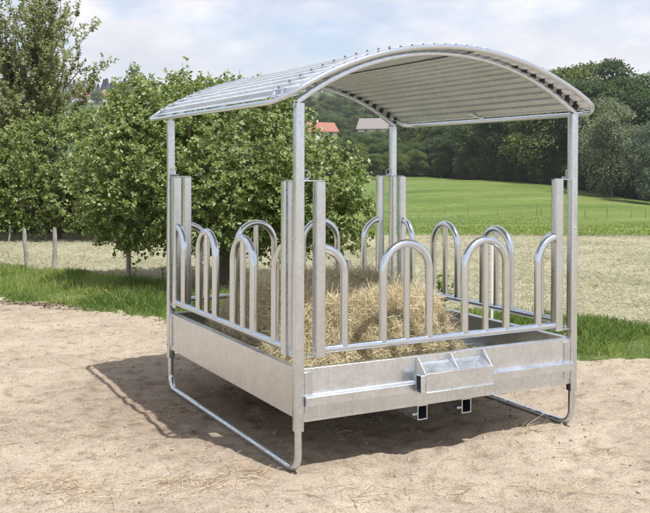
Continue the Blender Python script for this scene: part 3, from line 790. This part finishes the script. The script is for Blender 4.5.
def crown_tree(name, loc, lumps, trunk_h, trunk_r, nsp, nper, tl, ls, mat, label, cat, group=None, nlimb=16, upness=.45, apples=0, lean=(0, 0), inner=.55):
    """lumps: list of (centre, radii) ellipsoids in local coordinates"""
    root = empty(name, loc); tag(root, label, cat, group)
    w = np.array([r[0]*r[1]+r[1]*r[2] for c, r in lumps]); w = w/w.sum()
    ch = rng.choice(len(lumps), nsp, p=w); C = np.array([l[0] for l in lumps])[ch]; Rr = np.array([l[1] for l in lumps])[ch]
    dd = rdir(nsp); rad = inner+(1-inner)*rng.random(nsp)**.6
    base = C+dd*Rr*rad[:, None]
    gap = fbm(base[:, 0]+base[:, 2]*1.7+5, base[:, 1]+base[:, 2]*.9, .55, 131, 3); k = gap > .36
    base, dd = base[k], dd[k]
    dirs = dd*.8+rng.normal(0, .45, base.shape); dirs[:, 2] += upness
    O, X, Zh = spray_leaves(base-unit(dirs)*tl*.4, dirs, nper, tl, ls, .15)
    cr = link('crown', scatter('crown', O, X, Zh, rng.uniform(.45, 1.25, len(O))*ls, rng.uniform(.75, 1.3, len(O))), mat, root)
    mb = MB(); top = Vector((lean[0], lean[1], trunk_h))
    P = limb(mb, (0, 0, -.1), top, trunk_r*1.25, trunk_r*.85, 0, 8, .025)
    order = rng.permutation(len(base))
    for i in order[:nlimb]:
        p0 = P[random.randint(5, 8)]
        q = limb(mb, p0, base[i], trunk_r*.5, trunk_r*.09, .08, 8, .05)
        for j in order[random.randint(nlimb, len(order)-6):][:5]:
            b = Vector(base[j])
            near_p = min(q, key=lambda a: (a-b).length)
            if (near_p-b).length < 1.3: limb(mb, near_p, b, trunk_r*.14, trunk_r*.04, .05, 4, .06)
    tw = rng.permutation(len(base))[:min(420, len(base))]
    du = unit(dirs)
    for i in tw:
        a = Vector(base[i]-du[i]*tl*.5); b = Vector(base[i]+du[i]*tl*.6); mb.tube([a, b], .004, 4, False, [1.2, .6])
    mb.build('trunk', M['bark'], root)
    if apples:
        mm = MB(); prof = [(.0,.30),(.28,.40),(.46,.25),(.5,0),(.42,-.26),(.2,-.44),(.0,-.40)]
        vs = []; fs = []; sg = 10
        for r, z in prof:
            for q in range(sg): vs.append((.072*r*math.cos(2*PI*q/sg), .072*r*math.sin(2*PI*q/sg), .072*z))
        for i in range(len(prof)-1):
            for q in range(sg): fs.append((i*sg+q, i*sg+(q+1) % sg, (i+1)*sg+(q+1) % sg, (i+1)*sg+q))
        mm.add(vs, fs); ap = mm.build('apple', M['apple'], root, 80)
        out = rng.permutation(np.where(rad[k] > .86)[0])[:apples]
        for i, b in enumerate(out):
            q = ap if i == 0 else copy_tree(ap, root); q.location = tuple(base[b]+np.array([0, 0, -.05]))
    return root
# apple tree straight behind the feeder; local x to the right of the photo, y away
def loc_rot(px, d):
    x, y = at(px, d); return (x, y, tz(x, y))
t = crown_tree('apple_tree', loc_rot(222, 12.6),
    [((-.1,0,1.75),(1.6,1.4,1.0)),((-1.15,-.2,1.5),(.9,.9,.8)),((1.2,-.1,1.35),(.85,.8,.75)),((-.3,-.4,1.2),(1.4,1.0,.75)),((-.9,.1,2.35),(.75,.7,.5)),((.8,0,1.0),(1.05,.8,.62)),((1.65,0,.95),(.5,.5,.5)),((-1.3,-.3,.90),(.5,.4,.45)),((-1.3,.1,2.55),(.3,.3,.45)),((-.55,.1,2.6),(.35,.3,.38)),((.2,0,2.4),(.9,.8,.45))],
    .95, .085, 5600, 22, .29, .055, M['apple_leaf'], 'broad bushy apple tree with pale leaves directly behind the feeder', 'apple tree', nlimb=22, apples=9, lean=(.12, 0))
t.rotation_euler = (0, 0, -YAW)
t = crown_tree('apple_tree', loc_rot(58, 20.4),
    [((0,0,1.75),(2.0,1.3,1.0)),((-1.5,0,1.5),(1.1,.9,1.0)),((1.5,-.1,1.5),(1.1,.9,1.0)),((.2,-.5,.95),(2.2,.8,.7)),((.9,0,2.45),(.7,.6,.55)),((1.9,-.2,.85),(.9,.7,.65)),((-1.5,-.3,.8),(1.0,.7,.6))],
    .6, .08, 4600, 19, .33, .068, M['apple_leaf'], 'lower apple tree left of the feeder, in front of the tall loose tree', 'apple tree', nlimb=18, apples=4)
t.rotation_euler = (0, 0, -YAW)
# tall loose tree at the left edge: upright shoots with sky showing through
def shoot_tree(name, loc, label):
    root = empty(name, loc, -YAW); tag(root, label, 'tree')
    mb = MB(); P = limb(mb, (0, 0, -.1), (.05, 0, 1.7), .11, .085, 0, 8, .03)
    O = []; X = []; Zh = []; bases = []; dirs = []
    for i in range(84):
        a = random.uniform(0, 2*PI); up = random.random()
        rr = random.uniform(.45, 2.35)*(1.02-.42*up); hz = 1.7+4.7*up**.9
        if hz > 5.2: rr *= .8
        q = (rr*math.cos(a), rr*math.sin(a), hz)
        br_ = limb(mb, P[random.randint(5, 8)], q, .030, .004, .03, 10, .03)
        for j in range(4, 11):
            for _ in range(3 if j < 10 else 4):
                b = br_[j]; d = (br_[j]-br_[j-1]).normalized()
                bases.append(tuple(b)); dirs.append((d.x*.8+random.gauss(0, .5), d.y*.8+random.gauss(0, .5), d.z*.7+.55+random.gauss(0, .3)))
    bases = np.array(bases); dirs = np.array(dirs)
    O, X, Zh = spray_leaves(bases, dirs, 21, .50, .088, .02)
    for i in range(0, len(bases), 2):
        b = Vector(bases[i]); d = Vector(dirs[i]).normalized(); mb.tube([b, b+d*.4], .005, 4, False, [1.2, .5])
    link('crown', scatter('crown', O, X, Zh, rng.uniform(.6, 1.1, len(O))*.088, rng.uniform(.75, 1.1, len(O))), M['plum_leaf'], root)
    mb.build('trunk', M['bark'], root); return root
shoot_tree('plum_tree', loc_rot(28, 21.8), 'tall loose tree of upright shoots at the left edge of the yard')
# hedge bushes behind
for i, (px, d, s) in enumerate(((-22, 22.5, 1.1), (48, 23.5, 1.15), (112, 22.6, 1.05), (172, 22.8, 1.0), (238, 22.6, .95), (300, 22.4, .8))):
    lab = ['dark bush in the row behind the apple trees, farthest left', 'dark bush behind the two leftmost stakes', 'dark bush behind the drooping apple branch', 'dark bush behind the left rear post of the feeder', 'dark bush directly behind the trunk of the broad apple tree', 'small dark bush right of the apple trunk'][i]
    t = crown_tree('hedge_bush', loc_rot(px, d), [((0,0,.85*s),(1.3*s,.9,.85*s)),((.5,-.2,.6*s),(.9,.7,.6*s)),((-.6,-.1,.7*s),(.8,.7,.7*s))], .4, .05, 420, 15, .3, .1, M['bush_leaf'], lab, 'bush', 'bushes behind the apple trees', nlimb=8)
    t.rotation_euler = (0, 0, -YAW)

# forest trees: a few prototypes, then copies
def far_tree_mesh(kind, seed):
    r = np.random.default_rng(seed)
    def rd(n): return unit(r.normal(size=(n, 3)))
    if kind == 'round': H, Rx, nl, nleaf, ls, z0 = 1.0, .31, 44, 15000, .021, -.06
    elif kind == 'tall': H, Rx, nl, nleaf, ls, z0 = 1.0, .23, 44, 15000, .019, -.06
    elif kind == 'willow': H, Rx, nl, nleaf, ls, z0 = 1.0, .40, 48, 18000, .018, -.04
    if kind == 'pine':
        n = 2600; t = r.random(n)**.8; tier = np.floor(t*13)/13; f = (t-tier)*13
        rad = (.20*(1-tier)+.012)*(1-.55*f)*r.uniform(.55, 1, n); a = r.uniform(0, 2*PI, n)
        O = np.stack([rad*np.cos(a), rad*np.sin(a), .08+.9*t], -1); X = np.stack([np.cos(a), np.sin(a), r.normal(-.35, .25, n)], -1)
        return scatter('crown', O, X, np.tile((0, 0, 1.), (n, 1))+r.normal(0, .3, (n, 3)), r.uniform(.03, .06, n), 1.0)
    C = rd(nl); C = C*(r.random((nl, 1))**.45); zc = (z0+H)/2; hz = (H-z0)/2
    C = C*np.array([Rx*.82, Rx*.82, hz*.84])+np.array([0, 0, zc]); lr = r.uniform(.07, .13, nl)*(1.1 if kind != 'tall' else .9)
    ch = r.integers(0, nl, nleaf); d = rd(nleaf); d[:, 2] = np.where(r.random(nleaf) < .6, np.abs(d[:, 2]), d[:, 2])
    O = C[ch]+d*(lr[ch]*(.55+.5*r.random(nleaf)))[:, None]*np.array([1.1, 1.1, .85])
    X = d*.5+r.normal(0, .6, (nleaf, 3)); 
    if kind == 'willow': X[:, 2] -= .55
    Zh = d*.9+np.array([0, 0, .5])+r.normal(0, .35, (nleaf, 3))
    return scatter('crown', O, X, Zh, r.uniform(.7, 1.3, nleaf)*ls, r.uniform(.9, 1.4, nleaf))
def far_trunk_mesh(seed):
    mb = MB(); random.seed(seed); P = limb(mb, (0, 0, -.04), (random.uniform(-.03, .03), 0, .62), .018, .008, 0, 6, .02)
    for i in range(7):
        a = random.uniform(0, 2*PI); limb(mb, P[random.randint(2, 6)], (.2*math.cos(a), .2*math.sin(a), random.uniform(.4, .85)), .007, .002, .04, 5, .04)
    me = bpy.data.meshes.new('trunk'); me.from_pydata(mb.v, [], mb.f); me.materials.append(M['bark']); return me
protos = {}
for kind, mt, ns in (('round', 'forest_leaf', 3), ('tall', 'dark_leaf', 3), ('willow', 'willow_leaf', 2), ('pine', 'pine_leaf', 2)):
    for s in range(ns):
        me = far_tree_mesh(kind, 100+s+len(kind)); me.materials.append(M[mt]); protos[(kind, s)] = (me, far_trunk_mesh(50+s))
names = {'round': 'forest_tree', 'tall': 'forest_tree', 'willow': 'willow_tree', 'pine': 'spruce_tree'}
def far_tree(kind, px, d, h, label, group=None, wide=1.0):
    kk = [k for k in protos if k[0] == kind]; me, tm = protos[random.choice(kk)]
    x, y = at(px, d); root = empty(names[kind], (x, y, tz(x, y)-.1), random.uniform(0, 2*PI)); root.scale = (h*wide, h*wide, h)
    tag(root, label, 'tree', group); link('crown', me, None, root)
    if kind != 'pine' or d < 500: link('trunk', tm, None, root)
    return root
random.seed(11)
# wall of dark trees along the far edge of the meadow, three ranks deep
for rank in range(3):
    px = 285+rank*5
    while px < 700:
        t = (px-325)/906.5; vE, zE = edge(t); d = float(vE)+3+rank*7+random.uniform(-2, 3)
        big = sst(400, 560, px)
        h = (8.5+7.2*float(big))*random.uniform(.85, 1.12)*(1+.12*rank)
        if px < 420: h *= .62 if rank == 0 else .75
        kd = 'tall' if random.random() < (.75 if px > 440 else .35) else 'round'
        far_tree(kd, px, d, h, {'tall': 'tall dark leafy tree in the forest edge behind the green meadow', 'round': 'lighter broad-crowned tree in the forest edge behind the green meadow'}[kd], 'forest edge trees behind the meadow', random.uniform(.95, 1.3))
        px += random.uniform(10, 17) if px > 410 else random.uniform(8, 14)
# bright young trees in front of the left part of the forest edge
for px in (402, 418, 441, 462, 360, 376):
    far_tree('round', px, float(edge((px-325)/906.5)[0])-1.5, random.uniform(4.2, 5.6), 'low rounded tree at the foot of the forest edge', 'low trees at the foot of the forest edge', 1.15)
px = 290
while px < 700:                                                  # undergrowth hiding the trunks
    d = float(edge((px-325)/906.5)[0])+random.uniform(-.5, 3)
    far_tree('tall' if random.random() < .5 else 'round', px, d, random.uniform(2.6, 4.6), 'low shrub in the undergrowth at the foot of the forest edge', 'undergrowth along the forest edge', random.uniform(1.3, 1.9))
    px += random.uniform(5, 9)
# two grey-green willows standing out at the right
far_tree('willow', 612, 121, 15.0, 'large grey-green willow in front of the dark forest', None, .82)
far_tree('willow', 655, 112, 11.5, 'smaller grey-green willow cut by the right edge of the picture', None, .9)
# wood rising behind
for d, st, h0 in ((150, 15, 13.5), (185, 14, 14), (225, 13, 13), (265, 13, 12), (310, 13, 12), (360, 12, 12), (420, 12, 12), (500, 11, 12)):
    px = 292 if d < 260 else 255
    while px < 690:
        t = (px-325)/906.5; vE = float(edge(t)[0])
        if d < vE+22: px += 10; continue
        if px > 450 and d > 230: px += 20; continue
        hh = h0*random.uniform(.8, 1.15); dd = d+random.uniform(-9, 9)
        for lo, hi, yl, dh in ((296, 346, 143, 282), (350, 404, 128, 300), (262, 296, 112, 350)):      # low scrub below the houses
            if lo < px < hi and dd < dh+14: x_, y_ = at(px, dd); hh = min(hh, 1.63+(167-yl)*dd/906-tz(x_, y_))
        if hh > 2.5:
            far_tree('round' if random.random() < .6 else 'tall', px+random.uniform(-4, 4), dd, hh, 'leafy tree on the wooded slope behind the meadow', 'trees on the wooded slope', random.uniform(1.0, 1.35))
        px += st*random.uniform(.75, 1.25)
# spruces on the far ridge at the left
px = 60
while px < 345:
    far_tree('pine', px, random.uniform(860, 960), random.uniform(7, 12), 'distant spruce on the ridge beyond the apple trees', 'distant spruces on the far ridge', 1.6)
    px += random.uniform(1.8, 4.6)
for px in (88, 97, 112, 126, 140, 190, 205, 214, 150, 175):
    far_tree('round', px, random.uniform(560, 700), random.uniform(8, 11), 'distant rounded tree on the hillside beyond the apple trees', 'distant trees on the left hillside', 1.5)

# ------------------------------------------------------------------ houses
def house(name, px, d, w, l, h, rh, rot, tile, label, win=True, base=0.0):
    x, y = at(px, d); root = empty(name, (x, y, tz(x, y)+base), rot); tag(root, label, 'house')
    a, b = w/2, l/2
    mm = MB(); mm.prism([(-a,0,-3),(a,0,-3),(a,0,h),(0,0,h+rh),(-a,0,h)], (0,-b,0), (0,b,0)); mm.build('wall', M['plaster'], root)
    mm = MB(); o = .6; t = .22; k = rh/a
    mm.prism([(-a-o,0,h-o*k),(0,0,h+rh),(a+o,0,h-o*k),(a+o,0,h-o*k+t),(0,0,h+rh+t),(-a-o,0,h-o*k+t)], (0,-b-o,0), (0,b+o,0)); rf = mm.build('roof', M[tile], root)
    mm = MB(); mm.box((a*.3,-.4,h+rh*.5),(a*.3+.7,.4,h+rh+1.0)); mm.build('chimney', M['plaster'], rf)
    if win:
        wm = MB(); wm.box((-.5,-.04,-.65),(.5,.04,.65)); w0 = None
        spots = [(px2, -b-.02, z, 0) for px2 in (-a*.5, a*.5) for z in (1.5, 4.0) if z < h-.3]+[(-a-.02, y2, z, PI/2) for y2 in (-b*.6, 0, b*.6) for z in (1.5, 4.0) if z < h-.3]
        for sx, sy, sz, rr in spots:
            q = wm.build('window', M['window'], root) if w0 is None else copy_tree(w0, root); w0 = w0 or q
            q.location = (sx, sy, sz); q.rotation_euler = (0, 0, rr)
    return root
house('red_roofed_house', 318, 282, 8, 9.5, 5.0, 2.6, -YAW+1.9, 'redtile', 'white house with orange-red roof among the trees, right of the near post', base=-.6)
house('grey_roofed_house', 380, 300, 8.5, 13, 4.5, 3.2, -YAW+PI/2-.25, 'greytile', 'house with brown-grey roof on the wooded slope behind the rear post', base=1.2)
house('red_roofed_house', 277, 350, 8, 9, 5, 2.6, -YAW+1.2, 'redtile', 'white house with red roof peeking out left of the near post', base=4.4)
house('red_roofed_house', 84, 620, 11, 13, 4.5, 4, -YAW+1.4, 'redtile', 'faint red roof on the far hill between the left trees', base=-1.5)
house('red_roofed_house', 103, 640, 10, 9, 4.5, 4, -YAW+1.7, 'redtile', 'faint red roof on the far hill, right of its neighbour', base=-2.0)

# ------------------------------------------------------------------ air
hm_, hnt, hb = newmat('haze_air'); hnt.nodes.remove(hb)
pv = N(hnt, 'ShaderNodeVolumePrincipled'); pv.inputs['Color'].default_value = (.93, .96, 1, 1); pv.inputs['Density'].default_value = HAZE; pv.inputs['Anisotropy'].default_value = .3
hnt.links.new(pv.outputs[0], hnt.nodes['Material Output'].inputs['Volume'])
zs = allV[:, 2]; mx = float(np.abs(allV[:, :2]).max())+30
hz = MB().box((-mx, -mx, float(zs.min())-1), (mx, mx, float(zs.max())+40)).build('haze', hm_); hz['kind'] = 'stuff'
# ------------------------------------------------------------------ sky, sun, camera
to_sun = Vector((.23, -.98, 1.98)).normalized()
elev = math.asin(to_sun.z); azim = math.atan2(to_sun.x, to_sun.y)
w = bpy.data.worlds.new('World'); scene.world = w; w.use_nodes = True; nt = w.node_tree
bg = nt.nodes['Background']
sky = nt.nodes.new('ShaderNodeTexSky'); sky.sky_type = 'NISHITA'; sky.sun_disc = False
sky.sun_elevation = elev; sky.sun_rotation = azim; sky.dust_density = 1.2; sky.air_density = 1.0
tc = nt.nodes.new('ShaderNodeTexCoord'); sx = nt.nodes.new('ShaderNodeSeparateXYZ'); nt.links.new(tc.outputs['Generated'], sx.inputs[0])
za = nt.nodes.new('ShaderNodeMath'); za.operation = 'MAXIMUM'; za.inputs[1].default_value = 0; nt.links.new(sx.outputs[2], za.inputs[0])
zb = nt.nodes.new('ShaderNodeMath'); zb.operation = 'ADD'; zb.inputs[1].default_value = .16; nt.links.new(za.outputs[0], zb.inputs[0])
dv = []
for i in (0, 1):
    q = nt.nodes.new('ShaderNodeMath'); q.operation = 'DIVIDE'; nt.links.new(sx.outputs[i], q.inputs[0]); nt.links.new(zb.outputs[0], q.inputs[1]); dv.append(q.outputs[0])
cb = nt.nodes.new('ShaderNodeCombineXYZ'); nt.links.new(dv[0], cb.inputs[0]); nt.links.new(dv[1], cb.inputs[1]); cb.inputs[2].default_value = 3.4
cmap = nt.nodes.new('ShaderNodeMapping'); cmap.inputs['Scale'].default_value = (1, 1, 2.4); cmap.inputs['Location'].default_value = (.35, .1, .2); nt.links.new(tc.outputs['Generated'], cmap.inputs[0])
c1 = noise(nt, cmap.outputs[0], 5.5, 9, .56); c2 = noise(nt, cmap.outputs[0], 7.5, 8, .58)
cov = ramp(nt, [(.36, (.20, .20, .20)), (.57, (1, 1, 1))], c1)
shade = ramp(nt, [(.32, (6.3, 6.4, 7.1)), (.5, (7.4, 7.4, 7.9)), (.68, (8.9, 8.8, 9.0))], c2)
cm = mixc(nt, mixc(nt, sky.outputs[0], (1.3, 1.3, 1.34), 1.0, 'MULTIPLY'), shade.outputs[0], cov.outputs[0])
nt.links.new(cm, bg.inputs[0]); bg.inputs[1].default_value = .10
sl = bpy.data.lights.new('sun', 'SUN'); sl.energy = 5.0; sl.angle = math.radians(.55); sl.color = (1, .975, .945)
so = bpy.data.objects.new('sun', sl); COL.objects.link(so); so.rotation_euler = (-to_sun).to_track_quat('-Z', 'Y').to_euler(); so.location = (3, -12, 25)
cd = bpy.data.cameras.new('camera'); cam = bpy.data.objects.new('camera', cd); COL.objects.link(cam); scene.camera = cam
cd.sensor_fit = 'HORIZONTAL'; cd.sensor_width = 36; cd.lens = 906.53/650*36; cd.shift_y = -78.48/650; cd.clip_start = .1; cd.clip_end = 6000
cy, sy = math.cos(YAW), math.sin(YAW)
fwd = Vector((sy*math.cos(PITCH), cy*math.cos(PITCH), -math.sin(PITCH))); right = Vector((cy, -sy, 0)); up = right.cross(fwd)
r_ = right*math.cos(ROLL)+up*math.sin(ROLL); u_ = -right*math.sin(ROLL)+up*math.cos(ROLL)
mt_ = Matrix((r_, u_, -fwd)).transposed().to_4x4(); mt_.translation = Vector(CAM); cam.matrix_world = mt_
vs_ = scene.view_settings; vs_.view_transform = 'Standard'; vs_.look = 'None'; vs_.gamma = 1; vs_.exposure = 0.36; vs_.use_curve_mapping = False
scene.cycles.max_bounces = 8; scene.cycles.transparent_max_bounces = 8
